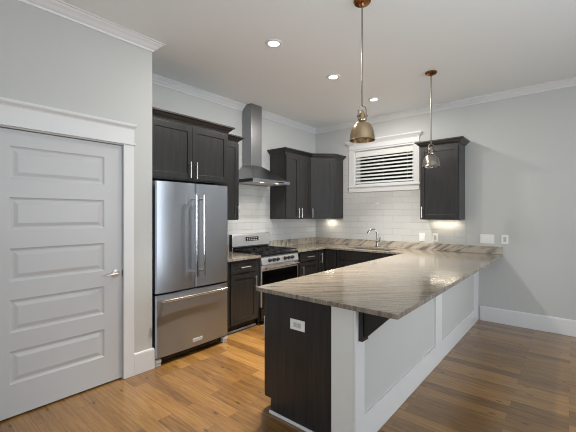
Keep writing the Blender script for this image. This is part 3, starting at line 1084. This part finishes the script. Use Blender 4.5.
# ------------------------------------------------------------------ wall plates
def plate(name, label, T, w, h, gangs, kind, group):
    p = thing(name, label, 'outlet' if kind == 'outlet' else 'switch', T @ Vector((0, 0, 0)), group)
    MB(T).box(-w / 2, w / 2, 0.0004, 0.006, -h / 2, h / 2).build('cover_plate', M_PLASTIC, p, bevel=0.002)
    for k in range(gangs):
        u = (k - (gangs - 1) / 2) * 0.046
        if kind == 'switch':
            MB(T).box(u - 0.0165, u + 0.0165, 0.006, 0.0085, -0.033, 0.033).build('rocker', M_PLASTIC, p, bevel=0.001)
        else:
            rc = MB(T).box(u - 0.0165, u + 0.0165, 0.006, 0.0078, -0.033, 0.033).build('receptacle', M_PLASTICGREY, p, bevel=0.001)
            for s in (-1, 1):
                for e in (-0.0068, 0.0068):
                    MB(T).box(u + e - 0.0012, u + e + 0.0012, 0.0078, 0.0081, s * 0.017 - 0.005, s * 0.017 + 0.005).build('slot', M_SLOT, rc)
    return p


def flat(x, y, z, ang, roll=0):
    return Matrix.Translation((0, 0, z)) @ frame(x, y, ang) @ Matrix.Rotation(roll, 4, 'Y')


plate('switch_plate', 'wide white triple switch plate on the grey wall above the counter end', flat(2.849, -0.001, 1.112, R(-90)), 0.168, 0.122, 3, 'switch', 'switches on the grey wall')
plate('outlet_plate', 'single white outlet plate on the grey wall right of the triple switch plate', flat(3.053, -0.001, 1.114, R(-90)), 0.080, 0.122, 1, 'outlet', 'outlet plates')
plate('switch_plate', 'white switch plate on the tile, nearer the faucet', flat(1.985, -0.0105, 1.103, R(-90)), 0.080, 0.122, 1, 'switch', 'plates on the tile')
plate('outlet_plate', 'white outlet plate on the tile under the right wall cabinet', flat(2.178, -0.0105, 1.103, R(-90)), 0.080, 0.122, 1, 'outlet', 'plates on the tile')
plate('outlet_plate', 'white outlet plate lying sideways on the dark peninsula end panel', flat(2.303, -3.4485, 0.690, R(-90), R(90)), 0.072, 0.125, 1, 'outlet', 'outlet plates')

# ------------------------------------------------------------------ recessed ceiling lights
def can(x, y, label):
    p = thing('recessed_light', label, 'ceiling light', (x, y, H - 0.012), 'recessed ceiling lights')
    MB().lathe([(0.052, H - 0.004), (0.056, H - 0.009), (0.068, H - 0.010), (0.078, H - 0.006), (0.080, H - 0.0006)], x, y, 36).build('trim_ring', M_WHITE, p, smooth=True)
    MB().lathe([(0.050, H - 0.0008), (0.050, H - 0.0065)], x, y, 32).build('lens', M_LAMP, p)
    l = bpy.data.lights.new('can_lamp', 'SPOT')
    l.energy = CAN_W; l.color = WARM; l.spot_size = R(73); l.spot_blend = 1.0; l.shadow_soft_size = 0.05
    o = bpy.data.objects.new('can_lamp', l); COL.objects.link(o); o.location = (x, y, H - 0.02)
    l = bpy.data.lights.new('can_glow', 'AREA')
    l.shape = 'DISK'; l.size = 0.10; l.energy = CAN_GLOW; l.color = (1.0, 0.95, 0.88)
    o = bpy.data.objects.new('can_glow', l); COL.objects.link(o); o.location = (x, y, H - 0.012)


can(1.595, -2.915, 'round recessed ceiling light nearest the camera')
can(1.605, -1.900, 'round recessed ceiling light in the middle of the row')
can(1.615, -0.872, 'round recessed ceiling light nearest the window wall')

# ------------------------------------------------------------------ pendants
def pendant(x, y, label, shade_mat, zr):
    p = thing('pendant_light', label, 'pendant light', (x, y, zr), 'pendant lights over the peninsula')
    MB().lathe([(0.064, H - 0.0006), (0.064, H - 0.010), (0.054, H - 0.022), (0.022, H - 0.028), (0.012, H - 0.044), (0.0065, H - 0.046)], x, y, 36).build('ceiling_canopy', M_BRONZE, p, smooth=True)
    MB().tube([(x, y, H - 0.045), (x, y, zr + 0.262)], 0.0062, 12).build('rod', M_PEWTER, p, smooth=True)
    # shade: open dome with thickness
    prof = [(0.1000, 0.0), (0.1035, 0.004), (0.1000, 0.010), (0.0985, 0.030), (0.0935, 0.062), (0.082, 0.098), (0.064, 0.126), (0.043, 0.142), (0.026, 0.148)]
    inner = [(0.024, 0.144), (0.041, 0.138), (0.061, 0.122), (0.079, 0.095), (0.0905, 0.060), (0.0955, 0.029), (0.0970, 0.008), (0.0975, 0.0)]
    m = MB()
    full = prof + inner
    m.lathe([(r * 0.93, zr + h * 0.97) for r, h in full], x, y, 48, loop=True)
    sh_ = m.build('shade', shade_mat, p, smooth=True)
    MB().lathe([(0.024, zr + 0.1485), (0.026, zr + 0.158), (0.021, zr + 0.164), (0.021, zr + 0.200), (0.012, zr + 0.212), (0.010, zr + 0.226)], x, y, 24).build('socket_cap', shade_mat, p, smooth=True)
    # yoke: inverted U with thumb screws, turned to face the room
    ca, sa = math.cos(R(40)), math.sin(R(40))
    yk = MB()
    pts = [(-0.030, 0.150), (-0.030, 0.235), (-0.024, 0.252), (0, 0.258), (0.024, 0.252), (0.030, 0.235), (0.030, 0.150)]
    yk.tube([(x + a * ca, y + a * sa, zr + h) for a, h in pts], 0.0042, 10)
    yk.build('yoke', M_PEWTER, p, smooth=True)
    for s in (-1, 1):
        yk = MB().tube([(x + s * 0.021 * ca, y + s * 0.021 * sa, zr + 0.185), (x + s * 0.040 * ca, y + s * 0.040 * sa, zr + 0.185)], [0.005, 0.008], 10)
        yk.build('thumb_screw', M_BRONZE, p, smooth=True)
    MB().lathe([(0.0, zr + 0.030), (0.018, zr + 0.036), (0.030, zr + 0.058), (0.028, zr + 0.080), (0.014, zr + 0.110), (0.014, zr + 0.143)], x, y, 24).build('bulb', M_PLASTIC, p, smooth=True)


pendant(2.529, -2.955, 'brass dome pendant light hanging nearer the camera over the peninsula', M_BRASS, 1.998)
pendant(2.513, -1.290, 'pewter dome pendant light hanging in front of the right wall cabinet', M_PEWTER, 1.978)
